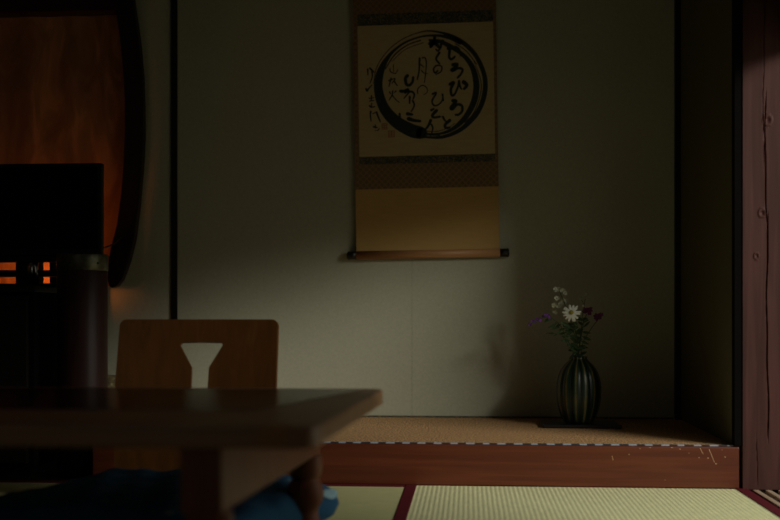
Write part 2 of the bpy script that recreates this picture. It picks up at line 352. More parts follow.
# alcove floor: front step and mat
step = empty('alcove_step', ((-1.13+0.779)/2, YF+0.04, 0), 'reddish brown wooden step along the front of the alcove', 'step')
o = mbox('front_beam', M['step'], (-1.125, P(739.5, 0, YF)[0], YF, YF+0.09, -0.0, ZS-0.003), step, 0.004)
mbox('floor_board', M['groove'], (-1.125, XR, YF+0.09, YB, 0.02, ZS-0.022), step)
L = step.location
for (px, py, w, h) in [(629, 454.5, 1.1, 1.2), (680, 449, 1.4, 1.0), (689, 453, .7, .9), (699, 457.5, .8, .8), (708, 458, 1.5, 1.1), (716, 463.8, 1.8, .9), (725, 457, 1.6, 1.1), (722, 450, .7, .6),
                       (640, 448.5, 1.0, .9), (665, 480, .8, .5), (650, 447.5, 2, .6), (672, 447.6, 3, .6)]:
    p = P(px, py, YF); s = 0.0031/2
    pts = [(p[0]-L.x+s*w*math.cos(k*PI/3)*random.uniform(.7, 1.2), p[2]+s*h*math.sin(k*PI/3)*random.uniform(.7, 1.2)) for k in range(6)]
    bm = bmesh.new(); prism_bm(bm, pts, YF-L.y-0.0006, YF-L.y+0.002); from_bm('chip', bm, M['chip'], step)['label'] = 'pale chip in the red-brown wood'
for (x0, y0, x1, y1) in [(700, 448, 703, 454), (709, 449, 714.5, 462.5), (612, 456, 613, 460)]:
    p = P(x0, y0, YF); q = P(x1, y1, YF); s = 0.0007
    bm = bmesh.new(); prism_bm(bm, [(p[0]-L.x-s, p[2]), (p[0]-L.x+s, p[2]), (q[0]-L.x+s, q[2]), (q[0]-L.x-s, q[2])], YF-L.y-0.0005, YF-L.y+0.002); from_bm('scratch', bm, M['chip'], step)['label'] = 'thin pale scratch in the red-brown wood'

mt = empty('alcove_mat', ((a1+XR)/2, 3.57, ZS-0.02), 'tan woven mat covering the raised alcove floor under the vase', 'mat')
mbox('woven_surface', M['toko_mat'], (-1.125, XR-0.0005, YF+0.02, YB-0.006, ZS-0.0185, ZS), mt)
mbox('front_border', M['dash'], (-1.125, XR-0.001, YF+0.010, YF+0.0195, ZS-0.0025, ZS+0.0008), mt)['label'] = 'black and white dashed cloth border'
mbox('back_border', M['floral'], (-1.1, XR-0.025, YB-0.0055, YB-0.0005, ZS-0.01, ZS+0.006), mt)['label'] = 'dark patterned cloth border along the wall'

# tatami
HW = 0.033
def tatami(x0, x1, y0, y1, axis, label):
    t = empty('tatami_mat', ((x0+x1)/2, (y0+y1)/2, -0.055), label, 'tatami mat', 'tatami mats on the floor')
    g = 0.0012
    mbox('rush_surface', M['tatami_y'] if axis == 'Y' else M['tatami_x'], (x0+g, x1-g, y0+g, y1-g, -0.0545, 0.0), t)
    if axis == 'Y':
        mbox('cloth_border', M['heri'], (x0+g, x0+HW, y0+g, y1-g, -0.05, 0.0022), t, 0.001)
        mbox('cloth_border', M['heri'], (x1-HW, x1-g, y0+g, y1-g, -0.05, 0.0022), t, 0.001)
    else:
        mbox('cloth_border', M['heri'], (x0+g, x1-g, y0+g, y0+HW, -0.05, 0.0022), t, 0.001)
        mbox('cloth_border', M['heri'], (x0+g, x1-g, y1-HW, y1-g, -0.05, 0.0022), t, 0.001)
XS = -0.183; XE = 0.80
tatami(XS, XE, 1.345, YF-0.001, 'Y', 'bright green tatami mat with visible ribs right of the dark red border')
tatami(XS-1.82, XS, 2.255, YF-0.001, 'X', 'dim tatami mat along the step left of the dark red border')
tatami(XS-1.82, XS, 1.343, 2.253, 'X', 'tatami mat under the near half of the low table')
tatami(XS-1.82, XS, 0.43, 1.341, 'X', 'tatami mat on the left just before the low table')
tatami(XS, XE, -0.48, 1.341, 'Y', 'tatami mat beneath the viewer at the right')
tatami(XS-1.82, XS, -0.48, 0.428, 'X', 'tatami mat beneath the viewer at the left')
struct(mbox('floor_left', M['black_wood'], (-2.05, -1.126, YF, YB, -0.055, 0.0)), 'dark wooden floor under the cabinet left of the alcove step', 'floor')

# sliding-door sill with grooves, and the front post
sl = empty('door_sill', (0.9, 1.2, -0.055), 'pale wooden sill with dark grooves at the foot of the big post', 'door sill')
mbox('sill_bed', M['groove'], (XE+0.0005, 1.03, YN, YF-0.012, -0.0545, -0.008), sl)
x = XE+0.012
for w in (0.016, 0.016, 0.034, 0.016, 0.03):
    mbox('sill_ridge', M['sill'], (x, x+w, YN, YF-0.012, -0.02, 0.0), sl, 0.001); x += w+0.019

def post():
    x0, x1, yf, yb, z1 = 0.786, 0.928, YF-0.006, YF+0.14, CEIL
    t = empty('wooden_post', ((x0+x1)/2, (yf+yb)/2, 0), 'cracked purple-brown square wooden post at the right edge', 'post'); L = t.location
    bm = bmesh.new(); nx, nz = 96, 420
    def crack(x, z):
        d = 0.0
        for (xc, za, zb, w, dep, ph) in ((P(767.5, 0, yf)[0], 0.13, 0.80, 0.0022, 0.010, 0.0), (P(766, 0, yf)[0], 0.74, 1.15, 0.0022, 0.006, 2.0), (P(764, 0, yf)[0], 0.90, 1.75, 0.0014, 0.003, 1.0), (P(757.5, 0, yf)[0], 0.0, 0.17, 0.0012, 0.004, 3.0)):
            if za < z < zb:
                c = xc+0.0025*math.sin(z*9+ph)+0.0011*math.sin(z*31+ph*2)
                f = min(1, (z-za)/0.05, (zb-z)/0.05)
                d = max(d, dep*f*max(0, 1-abs(x-c)/(w*(0.6+0.4*f))))
        for (px, py, r) in ((756.5, 256, 0.006), (767.5, 120, 0.010), (762, 213, 0.008)):
            p = P(px, py, yf); q = math.hypot(x-p[0], (z-p[2])*0.8)
            if q < r*1.6: d += 0.0022*math.cos(q/r*PI*0.9)
        return d
    g = [[bm.verts.new((x0+(x1-x0)*i/nx-L.x, yf+crack(x0+(x1-x0)*i/nx, z1*j/nz)-L.y, z1*j/nz)) for i in range(nx+1)] for j in range(nz+1)]
    for j in range(nz):
        for i in range(nx): bm.faces.new((g[j][i], g[j][i+1], g[j+1][i+1], g[j+1][i]))
    bl = [bm.verts.new((x0-L.x, yb-L.y, z1*j/nz)) for j in range(nz+1)]; br = [bm.verts.new((x1-L.x, yb-L.y, z1*j/nz)) for j in range(nz+1)]
    for j in range(nz):
        bm.faces.new((bl[j], g[j][0], g[j+1][0], bl[j+1])); bm.faces.new((g[j][nx], br[j], br[j+1], g[j+1][nx])); bm.faces.new((br[j], bl[j], bl[j+1], br[j+1]))
    bm.faces.new([bl[0], br[0]]+g[0][::-1]); bm.faces.new([br[-1], bl[-1]]+g[-1])
    from_bm('post_shaft', bm, M['post'], t, smooth=False)
post()

# ------------------------------------------------------------------ hanging scroll
YS = YB-0.022; PX0, PY0 = 427.5, 125.0
RZ = math.radians(0.85)
piv = P(PX0, PY0, YS)
scr = empty('hanging_scroll', piv, 'tall brown hanging scroll with brush circle and calligraphy on the alcove wall', 'scroll')
scr.rotation_euler = (0, -RZ, 0)
def SL(px, py):
    """photo position -> the scroll's own flat frame"""
    X, Y, Z = P(px, py, YS); dx, dz = X-piv[0], Z-piv[2]
    c, s = math.cos(RZ), math.sin(RZ)
    return (c*dx+s*dz, -s*dx+c*dz)
u0 = SL(354.6, 125)[0]; u1 = SL(497.8, 125)[0]; p0 = SL(358.6, 100)[0]; p1 = SL(494.3, 100)[0]
def V(py): return SL(PX0, py)[1]
def sheet(name, m, a, b, v0, v1, y0, y1, parent):
    bm = bmesh.new(); box(bm, a, b, y0, y1, v0, v1); return from_bm(name, bm, m, parent)
VT = V(-95)
back = sheet('brocade_mount', M['brocade'], u0, u1, V(188), VT, 0.0, 0.0012, scr)
back['label'] = 'brown diamond brocade surround'
sheet('lower_silk', M['silk'], u0, u1, V(250), V(188), -0.0002, 0.0012, scr)['label'] = 'plain tan silk panel'
sheet('floral_band', M['floral'], p0, p1, V(23.8), V(12), -0.0008, 0.0, scr)['label'] = 'dark floral brocade band above the paper'
sheet('floral_band', M['floral'], p0, p1, V(163), V(155.3), -0.0008, 0.0, scr)['label'] = 'dark floral brocade band below the paper'
pap = sheet('paper', M['paper'], p0, p1, V(155.3), V(23.8), -0.0008, 0.0, scr); pap['label'] = 'tan paper with brushed circle and writing'
bm = bmesh.new()
def hcyl(bm, xa, xb, r, z, y=0.0, n=20, prof=None):
    rings = []
    for (x, rr) in (prof or [(xa, r), (xb, r)]):
        rings.append([bm.verts.new((x, y+rr*math.cos(2*PI*k/n), z+rr*math.sin(2*PI*k/n))) for k in range(n)])
    for a, b in zip(rings, rings[1:]):
        for k in range(n): bm.faces.new((a[k], a[(k+1) % n], b[(k+1) % n], b[k]))
    bm.faces.new(rings[0][::-1]); bm.faces.new(rings[-1])
rv = V(254); rr = 0.0158
hcyl(bm, u0-0.001, u1+0.001, rr, rv, 0.004)
rol = from_bm('roller', bm, M['roller'], scr, True); rol['label'] = 'orange-brown wooden roller'; 
for sgn, ua in ((-1, u0), (1, u1)):
    bm = bmesh.new(); k = sgn
    hcyl(bm, 0, 0, 0, rv, 0.004, prof=[(ua+k*0.001, rr*.95), (ua+k*0.02, rr*.95), (ua+k*0.022, rr*0.9), (ua+k*0.028, rr*1.02), (ua+k*0.033, rr*0.95), (ua+k*0.035, rr*0.6)])
    kn = from_bm('roller_knob', bm, M['knob'], scr, True); kn['label'] = 'black roller end knob'
bm = bmesh.new(); hcyl(bm, u0-0.008, u1+0.008, 0.007, VT, 0.003); from_bm('top_rod', bm, M['roller'], scr, True)
bm = bmesh.new(); um = (u0+u1)/2
tube_bm(bm, [(um-0.12, 0.003, VT+0.005), (um, 0.003, VT+0.09), (um+0.12, 0.003, VT+0.005)], 0.002); from_bm('hanging_cord', bm, M['cord'], scr)

def ribbon(bm, pts, y=-0.0011, k=6, jitter=0.0):
    """pts: (u, v, width) -> flat brush stroke"""
    s = spline(pts, k) if len(pts) > 1 else pts
    prev = None; n = len(s)
    for i, (u, v, w) in enumerate(s):
        a = s[max(i-1, 0)]; b = s[min(i+1, n-1)]
        tx, tz = b[0]-a[0], b[1]-a[1]; l = math.hypot(tx, tz) or 1e-9
        nx, nz = -tz/l, tx/l; w = max(w, 0.0005)*0.5*(1+random.uniform(-jitter, jitter))
        cur = (bm.verts.new((u+nx*w, y, v+nz*w)), bm.verts.new((u-nx*w, y, v-nz*w)))
        if prev: bm.faces.new((prev[0], prev[1], cur[1], cur[0]))
        prev = cur
    for (u, v, w) in (s[0], s[-1]):     # round ends
        r = w*0.48; vs = [bm.verts.new((u+r*math.cos(2*PI*q/10), y, v+r*math.sin(2*PI*q/10))) for q in range(10)]; bm.faces.new(vs)
MPP = 0.003665
def arc(bm, lst, k=8, jitter=0.0):
    pts = []
    for ang, r, w in lst:
        A = math.radians(ang); u, v = SL(431+r*math.cos(A)*1.01, 85.5-r*math.sin(A)); pts.append((u, v, w*MPP))
    ribbon(bm, pts, k=k, jitter=jitter)
bm = bmesh.new()
arc(bm, [(259, 48.5, 12.2), (255, 48.5, 13), (245, 49, 13.2), (225, 50.2, 12), (205, 51.6, 10.5), (185, 52.2, 9), (170, 52, 8), (157, 51.5, 6), (146, 51, 4), (135, 50.5, 2.6), (120, 50, 2), (100, 49.8, 1.8), (82, 50.3, 2.6), (68, 51.3, 4), (56, 52, 5)])
arc(bm, [(112, 54.2, .8), (95, 54.6, 1.3), (80, 53.8, 2), (66, 53.5, 3.5), (50, 53.3, 4.5), (32, 53.4, 4.3), (10, 53.8, 4.6), (-10, 53.6, 5), (-30, 53.3, 5), (-50, 52.8, 4.6), (-65, 52.8, 4), (-80, 52.6, 3.2), (-97, 52, 2)])
arc(bm, [(92, 45.3, 2), (80, 45, 3.4), (66, 43.6, 4.6), (50, 43.6, 4), (36, 44.4, 4.6), (20, 44.8, 5.4), (0, 45, 6.2), (-20, 45.4, 6.2), (-38, 46.2, 5.6), (-52, 47.4, 5), (-66, 48.6, 3.6), (-80, 49, 2.4), (-97, 48.6, 1.4)])
from_bm('ink_circle', bm, M['ink'], pap)['label'] = 'thick dark ink circle'
for l in ([(178, 57, .6), (160, 56.6, .8), (140, 55, .8), (122, 54.2, .9), (106, 54.2, .8)], [(160, 48, 1), (140, 47.2, 1.4), (120, 46.6, 1.2), (103, 46.2, 1.4)], [(148, 45.5, .7), (125, 44, .7), (100, 43.5, .8)],
          [(60, 48.2, .9), (45, 49, .9), (25, 50, .8)], [(-100, 46, .8), (-85, 46.3, .8), (-70, 45.8, .7), (-58, 44.6, .6)], [(-100, 50.4, .8), (-80, 50.6, 1)], [(30, 48.9, .6), (0, 49.9, .9), (-30, 50.2, 1), (-48, 50, .9)]):
    bm = bmesh.new(); arc(bm, l); from_bm('dry_brush_line', bm, M['ink2'], pap)['label'] = 'thin dry ink line beside the circle'
def Z(ox, oy, s, counts, strokes):
    todo = list(counts); left = 0
    for pts, w in strokes:
        if left == 0: bm = bmesh.new(); left = todo.pop(0)
        n = len(pts); out = []
        for i, (a, b) in enumerate(pts):
            u, v = SL(ox+a/s, oy+b/s); f = 1.0-0.35*(i/(n-1) if n > 1 else 0)
            out.append((u, v, w*1.12*f*MPP))
        ribbon(bm, out, y=-0.0014); left -= 1
        if left == 0: from_bm('character', bm, M['ink'], pap)['label'] = 'black brush-written character'
Z(425, 25, 8.667, (2, 1, 6, 1), [([(200,205),(215,200),(212,240),(210,280),(230,298),(258,275)], 2.9), ([(262,188),(295,210),(310,270)], 2.0),
  ([(240,345),(278,340),(265,365),(230,390),(245,395),(285,375),(325,385),(312,425),(282,458)], 3.0),
  ([(85,105),(80,130)], 3), ([(45,162),(95,150),(155,140)], 4), ([(78,148),(50,190)], 4), ([(75,140),(120,192)], 4), ([(140,165),(135,195),(112,225),(95,212)], 2.2),
  ([(125,240),(98,285),(100,305),(125,335)], 2.2), ([(110,398),(85,415),(75,380),(105,350),(145,362),(138,405),(95,428)], 1.7)])
Z(425, 80, 8.667, (3, 1, 2, 2, 2, 2), [([(215,38),(250,20),(225,80),(232,132),(258,122),(285,60),(295,10)], 2.7), ([(295,10),(303,55),(318,80)], 2.2), ([(335,18),(362,45),(340,78)], 3.8),
  ([(240,180),(268,185),(225,240),(240,252),(275,215),(318,222),(322,268),(292,300),(265,302)], 3.1),
  ([(65,122),(97,113),(62,180),(75,218),(110,218),(148,180),(155,125)], 1.9), ([(152,125),(160,180)], 1.8),
  ([(55,262),(78,250)], 2.4), ([(100,265),(65,305),(78,325),(130,318)], 3), ([(155,320),(168,345),(185,362)], 2.2), ([(215,350),(175,388),(180,415),(212,412)], 3),
  ([(50,350),(30,395),(5,428)], 2.8), ([(55,385),(68,420),(50,485)], 1.7)])
Z(380, 45, 10.4, (4, 1, 1, 3, 2, 3, 3), [([(412,140),(410,200),(405,280),(388,360)], 1.9), ([(440,135),(472,138),(482,200),(475,290),(462,390)], 1.3), ([(425,205),(455,232)], 1.2), ([(430,265),(455,290),(495,300)], 1.1),
  ([(392,505),(395,455),(440,420),(485,445),(492,490),(455,518)], 1.1), ([(285,320),(265,350),(275,408),(310,418),(340,378),(345,335)], 3.2),
  ([(215,480),(250,482),(292,462),(262,500)], 3.0), ([(290,482),(340,490),(357,520),(345,560)], 2.2), ([(300,495),(250,555)], 1.6),
  ([(140,205),(142,285)], .9), ([(105,248),(110,278),(160,297),(187,255)], 1.1), ([(115,345),(95,430)], 1.4), ([(90,372),(158,350),(125,400)], 1.2), ([(145,375),(182,425)], 1.5),
  ([(135,478),(125,505)], 1.2), ([(100,488),(110,510)], 1.3), ([(168,478),(145,500)], 1.2)])
Z(380, 90, 10.4, (2, 2, 3), [([(130,20),(125,55),(95,105)], 1.4), ([(125,50),(160,95),(200,130)], 1.2), ([(310,70),(308,138)], 2.1), ([(340,110),(357,160),(325,225)], 1.8),
  ([(285,248),(335,256)], 3.2), ([(205,250),(210,312)], 2.2), ([(297,300),(350,316),(418,325)], 3.6)])
Z(360, 60, 13, (3, 1), [([(100,120),(105,195)], 1.5), ([(130,110),(150,128),(182,160)], 1.9), ([(155,150),(160,220),(130,300)], 1.3), ([(80,375),(92,405),(115,370),(152,330)], 1.7)])
Z(360, 95, 13, (5, 3, 3), [([(120,45),(185,35)], 1.1), ([(150,10),(150,70)], 1.3), ([(125,80),(185,72)], 1.1), ([(125,140),(150,160),(192,150)], 1.6), ([(150,110),(150,150)], 1.1),
  ([(140,215),(135,260),(145,340)], 1.7), ([(165,245),(210,225)], 1.1), ([(215,225),(240,290),(265,350)], 1.9), ([(178,415),(222,425)], 1.7), ([(200,390),(200,432)], 1.1), ([(250,430),(235,460),(192,465)], .9)])
for (px, py, r) in ((384.5, 126.5, 2.6), (391.5, 134, 3.0)):
    bm = bmesh.new()
    for i in range(4):
        u, v = SL(px, py-r+2*r*i/3); ribbon(bm, [(u-r*MPP, v, .8*MPP), (u+r*MPP, v, .8*MPP)], y=-0.0012)
    for sx in (-1, 0, 1):
        u, v = SL(px+sx*r*.9, py); ribbon(bm, [(u, v-r*MPP, .7*MPP), (u, v+r*MPP, .7*MPP)], y=-0.0012)
    from_bm('seal', bm, M['seal'], pap)['label'] = 'faint red square seal'

# ------------------------------------------------------------------ left bay
p_ = [P(x, y, 3.93) for x, y in ((-150, 0), (117, 286))]
pan = empty('orange_cloth_panel', ((p_[0][0]+p_[1][0])/2, 3.93, p_[1][2]), 'orange-brown mottled cloth hanging behind the television', 'cloth')
bm = bmesh.new(); xa, xb = max(p_[0][0], XW+0.01)-pan.location.x, p_[1][0]-pan.location.x; nx, nz = 60, 40; zb = 1.68-pan.location.z
xt = P(128, 0, 3.93)[0]-pan.location.x
g = [[bm.verts.new((xa+(xb+(xt-xb)*min(1, 2.5*j/nz)-xa)*i/nx, 0.004*math.sin(i*0.55)*(0.4+0.6*j/nz)+0.002*math.sin(i*0.2+j*0.3), zb*j/nz)) for i in range(nx+1)] for j in range(nz+1)]
for j in range(nz):
    for i in range(nx): bm.faces.new((g[j][i], g[j][i+1], g[j+1][i+1], g[j+1][i]))
o = from_bm('cloth', bm, M['panel'], pan, True); md = o.modifiers.new('thick', 'SOLIDIFY'); md.thickness = 0.002

# crescent board
out_ = [(108, -90, 0), (122, -50, 0), (129, -25, 0), (135.5, 0, 0), (141.5, 41, 0), (144.8, 75, 0), (146, 108, 0), (146, 140, 0), (144.5, 170, 0), (141.5, 205, 0), (137, 240, 0), (131.5, 262, 0), (125, 280, 0), (120, 286.5, 0), (114.5, 288.5, 0), (109, 285, 0), (107, 278, 0), (107.5, 268, 0),
        (111, 248, 0), (117, 224, 0), (121, 195, 0), (123.5, 165, 0), (125, 130, 0), (124.8, 100, 0), (123.5, 75, 0), (121, 45, 0), (117, 18, 0), (112, -10, 0), (103, -45, 0), (92, -80, 0)]
pl = [P(x, y, 3.92 if i < 15 else 3.885) for i, (x, y, _) in enumerate(out_)]; cx = sum(p[0] for p in pl)/len(pl)
bm = bmesh.new(); prism_bm(bm, [(p[0]-cx, p[2]) for p in pl], -0.004, 0.036)
cb = from_bm('curved_board', bm, M['board_wood'], None, loc=(cx, 3.885, 0)); bevel(cb, 0.004)
tag(cb, 'dark crescent-shaped wooden board curving down beside the orange cloth', 'board')

# column stump with metal band
cxx, cyy = P(82.5, 300, 3.30)[0], 3.30; zt = P(82.5, 255, 3.30)[2]
col = empty('column_stump', (cxx, cyy, 0), 'short round dark wooden column with a metal band beside the television', 'column')
bm = bmesh.new(); lathe_bm(bm, [(0.0755, 0), (0.0765, 0.01), (0.0765, zt-0.006), (0.073, zt)], 48,
    fr=lambda a, z: 1+0.006*math.sin(a*5+z*2)+0.003*math.sin(a*17)); from_bm('shaft', bm, M['maroon_wood'], col, True)
bm = bmesh.new(); lathe_bm(bm, [(0.0775, zt-0.05), (0.0785, zt-0.049), (0.0785, zt-0.002), (0.0775, zt+0.001), (0.070, zt+0.0012)], 48)
bn = from_bm('metal_band', bm, M['band'], col, True); bn['label'] = 'dull metal band'
for a in (-2.1, -0.6, 0.9, 2.5):
    bm = bmesh.new(); bmesh.ops.create_icosphere(bm, subdivisions=2, radius=0.004, matrix=Matrix.Translation((0.0785*math.cos(a), 0.0785*math.sin(a), zt-0.028)))
    from_bm('rivet', bm, M['knob'], bn, True)

# cabinet
cz = P(30, 286, 3.22)[2]; cxr = P(105, 0, 3.86)[0]-0.01; cxl = -2.04
cab = empty('low_cabinet', ((cxl+cxr)/2, 3.5, 0), 'black low cabinet carrying the television left of the column', 'cabinet')
mbox('body', M['matt_black'], (cxl, cxr, 3.24, 3.85, 0.03, cz-0.018), cab, 0.003)
mbox('plinth', M['tv'], (cxl+0.02, cxr-0.02, 3.26, 3.84, 0, 0.03), cab)
mbox('top_board', M['black_wood'], (cxl-0.002, cxr+0.01, 3.22, 3.86, cz-0.018, cz), cab, 0.003)
for i in range(2):
    a = cxl+0.01+i*(cxr-cxl-0.02)/2; b = a+(cxr-cxl-0.02)/2-0.006
    d = mbox('door', M['black_wood'], (a, b, 3.222, 3.24, 0.045, cz-0.03), cab, 0.002)
    h = bmesh.new(); hx = b-0.03 if i == 0 else a+0.03
    box(h, hx-0.006-cab.location.x, hx+0.006-cab.location.x, 3.212-3.5, 3.222-3.5, 0.25, 0.36); from_bm('handle', h, M['knob'], d)

# television
TY = 3.42
tl, tr_ = P(-44, 0, TY)[0], P(104.3, 0, TY+0.03)[0]; tb, tt = P(30, 256, TY)[2], P(30, 163.5, TY)[2]
tv = empty('television', ((tl+tr_)/2, TY, cz), 'flat black television with its screen off on the low cabinet', 'television')
mbox('casing', M['tv'], (tl, tr_, TY, TY+0.03, tb, tt), tv, 0.004)
mbox('screen', M['screen'], (tl+0.012, tr_-0.012, TY-0.002, TY+0.001, tb+0.022, tt-0.012), tv)
bm = bmesh.new(); nx_ = P(30.5, 0, TY)[0]-tv.location.x; lathe_bm(bm, [(0.018, cz-cz+0.012), (0.018, tb-cz+0.004)], 24, (nx_, 0.02)); nk = from_bm('neck', bm, M['chrome'], tv, True); nk['label'] = 'chrome stand neck'
mbox('stand_foot', M['tv'], (tl+0.10, tr_-0.06, TY-0.06, TY+0.10, cz, cz+0.012), tv, 0.004)
zz = P(30, 276, TY)[2]; zz1 = P(30, 269.5, TY)[2]
mbox('stand_bracket', M['tv'], (P(18.5, 0, TY+0.07)[0], P(41, 0, TY+0.07)[0], TY+0.045, TY+0.095, cz+0.011, tb+0.02), tv, 0.003)
mbox('stand_shelf', M['tv'], (tl+0.02, tr_-0.01, TY+0.04, TY+0.10, zz, zz1), tv, 0.003)
zz = P(30, 262, TY)[2]
mbox('speaker_bar', M['tv'], (tl+0.02, tr_-0.02, TY-0.001, TY+0.035, zz, tb), tv, 0.003)
# warm lamp behind the television
LX, LY = P(30, 0, 3.78)[0], 3.78
lamp = empty('warm_lamp', (LX, LY, cz), 'small round orange-glowing lamp standing behind the television', 'lamp')
bm = bmesh.new(); lathe_bm(bm, [(0.045, 0), (0.045, 0.008), (0.008, 0.014), (0.006, 0.03)], 24); from_bm('lamp_base', bm, M['knob'], lamp, True)
bm = bmesh.new(); bmesh.ops.create_uvsphere(bm, u_segments=24, v_segments=14, radius=0.034, matrix=Matrix.Translation((0, 0, 0.052))); from_bm('lamp_globe', bm, M['lamp'], lamp, True)
bm = bmesh.new(); box(bm, 0.12, 0.126, -0.12, 0.07, 0.0, 0.125); box(bm, 0.0, 0.156, -0.01, 0.01, 0.0, 0.004); from_bm('added_spill_shield', bm, M['matt_black'], lamp)  # unseen plate added to keep the orange spill off the plaster
# power cable
q = [P(x, y, Y) for x, y, Y in ((98, 250, 3.452), (104, 247.8, 3.5), (109, 245.8, 3.6), (114, 244, 3.7), (119, 240, 3.8), (123, 236, 3.852))]
bm = bmesh.new(); tube_bm(bm, spline([(a-q[2][0], b-q[2][1], c-q[2][2]) for i, (a, b, c) in enumerate(q)], 5), 0.0025)
tag(from_bm('power_cable', bm, M['cable'], None, True, q[2]), 'thin black cable between television and curved board', 'cable')
# box on the alcove floor
bx0, by, bzt = P(104, 0, 3.72)[0], 3.72, P(112, 376.5, 3.72)[2]
bxo = empty('paper_box', (bx0+0.03, 3.77, 0), 'small gold-speckled box by the wall between column and chair', 'box')
mbox('body', M['box'], (bx0-0.03, bx0+0.055, by, by+0.1, 0.0, bzt-0.02), bxo, 0.002)
mbox('lid', M['box'], (bx0-0.033, bx0+0.058, by-0.003, by+0.103, bzt-0.02, bzt), bxo, 0.002)['label'] = 'gold-edged lid'

# ------------------------------------------------------------------ legless chair
CYT = 2.90; tilt = 0.22; 
ca = P(122.5, 320.5, CYT); cbp = P(280, 320.5, CYT)
chx = (ca[0]+cbp[0])/2; hw_top = (cbp[0]-ca[0])/2; zt_ = ca[2]
chair = empty('legless_chair', (chx, 2.6, 0.0022), 'legless floor chair of amber plywood with funnel-shaped cutout in its back', 'chair')
def back_half(v):            # half width at height z
    t = (zt_-v)/zt_
    w = hw_top+0.001*min(1, t/0.4)-0.02*max(0, (t-0.5)/0.5)
    r = 0.018
    if zt_-v < r: w -= r-math.sqrt(max(0, r*r-(r-(zt_-v))**2))
    return w
def yb(v):                    # reclined back, rounding into the seat at the foot
    return 2.80+(CYT-2.80)*((v/zt_)**1.15)-2.6
hz = [P(202, y, CYT)[2] for y in (343.5, 346, 368)]
hole = [(hz[0], P(203.5, 0, CYT)[0]-chx, (P(223.5, 0, CYT)[0]-P(182, 0, CYT)[0])/2*0.94), (hz[1], P(203.5, 0, CYT)[0]-chx, (P(223.5, 0, CYT)[0]-P(181, 0, CYT)[0])/2), (hz[2], P(203.5, 0, CYT)[0]-chx, (P(209, 0, CYT)[0]-P(192, 0, CYT)[0])/2),
        (0.19, P(203.5, 0, CYT)[0]-chx, 0.021), (0.15, P(203.5, 0, CYT)[0]-chx, 0.021)]
rows = [zt_-0.0001, zt_-0.001, zt_-0.003, zt_-0.006, zt_-0.010, zt_-0.014, zt_-0.018, hz[0]+0.0008, hz[0], hz[1], (hz[1]+hz[2])/2, hz[2]+0.008, hz[2], hz[2]-0.006, 0.30, 0.26, 0.22, 0.19, 0.15, 0.1492, 0.12, 0.09, 0.06, 0.035]
def hole_at(v):
    if v > hole[0][0]+1e-6 or v < hole[-1][0]-1e-6: return (hole[0][1] if v > 0.25 else hole[-1][1], 0.0)
    for a, b in zip(hole, hole[1:]):
        if b[0]-1e-6 <= v <= a[0]+1e-6:
            t = (a[0]-v)/(a[0]-b[0]); return (a[1]+(b[1]-a[1])*t, a[2]+(b[2]-a[2])*t)
bm = bmesh.new(); L_, R_ = [], []; nn = 8
def bendy(x): return 0.018*(x/hw_top)**2*-1
for v in rows:
    w = back_half(v); c, h = hole_at(v)
    L_.append([bm.verts.new((-w+(c-h+w)*i/nn, yb(v)+bendy(-w+(c-h+w)*i/nn), v)) for i in range(nn+1)])
    R_.append([bm.verts.new((c+h+(w-c-h)*i/nn, yb(v)+bendy(c+h+(w-c-h)*i/nn), v)) for i in range(nn+1)])
for S in (L_, R_):
    for a, b in zip(S, S[1:]):
        for i in range(nn): bm.faces.new((a[i], a[i+1], b[i+1], b[i]))
bmesh.ops.remove_doubles(bm, verts=bm.verts, dist=0.0002)
me_b = from_bm('backrest', bm, M['zaisu'], chair, False); md = me_b.modifiers.new('thick', 'SOLIDIFY'); md.thickness = 0.011; md.offset = 0; bevel(me_b, 0.002)
# bent foot and seat
bm = bmesh.new(); prof = [(yb(0.040), 0.040), (yb(0.03)-0.003, 0.03), (2.795-2.6, 0.018), (2.78-2.6, 0.011), (2.75-2.6, 0.0075), (2.30-2.6, 0.007), (2.28-2.6, 0.0065)]
ws = [back_half(0.04), 0.2, 0.2, 0.2, 0.2, 0.205, 0.18]; rw = []
for (y, z), w in zip(prof, ws): rw.append([bm.verts.new((-w+2*w*i/8, y+(bendy(-w+2*w*i/8) if z > 0.02 else 0), z)) for i in range(9)])
for a, b in zip(rw, rw[1:]):
    for i in range(8): bm.faces.new((a[i], a[i+1], b[i+1], b[i]))
st = from_bm('seat', bm, M['zaisu'], chair, False); md = st.modifiers.new('thick', 'SOLIDIFY'); md.thickness = 0.011; md.offset = 0

# cushion
cu = empty('floor_cushion', (-0.672, 2.345, 0.0155), 'indigo blue floor cushion with pale flecks on the chair seat under the table', 'cushion')
cu.rotation_euler = (0, 0, math.radians(-17.2))
bm = bmesh.new(); n = 40; hx, hy, tk = 0.335, 0.30, 0.108
def cush(s, t, side):
    q = 1-0.10*(abs(s)*abs(t))**5; x, y = hx*s*q, hy*t*q
    pinch = 1-0.045*(1-abs(s)**2)*(abs(t)**8)-0.0; px_ = x*(1-0.05*(1-t*t)*abs(s)**6); py_ = y*(1-0.05*(1-s*s)*abs(t)**6)
    e = max(0, (1-s**6))**0.4*max(0, (1-t**6))**0.4
    wr = 0.004*math.sin(9*s+4*t)+0.003*math.sin(15*t-6*s)+0.003*math.sin(22*s+11*t)
    mid = 0.048
    z = mid+side*e*(tk-mid)*(1 if side > 0 else 0)+(wr*e if side > 0 else 0)
    if side < 0: z = mid*(1-e) if e < 1 else 0
    return (px_, py_, max(z, 0.0))
top = [[bm.verts.new(cush(-1+2*i/n, -1+2*j/n, 1)) for i in range(n+1)] for j in range(n+1)]
bot = [[(top[j][i] if i in (0, n) or j in (0, n) else bm.verts.new(cush(-1+2*i/n, -1+2*j/n, -1))) for i in range(n+1)] for j in range(n+1)]
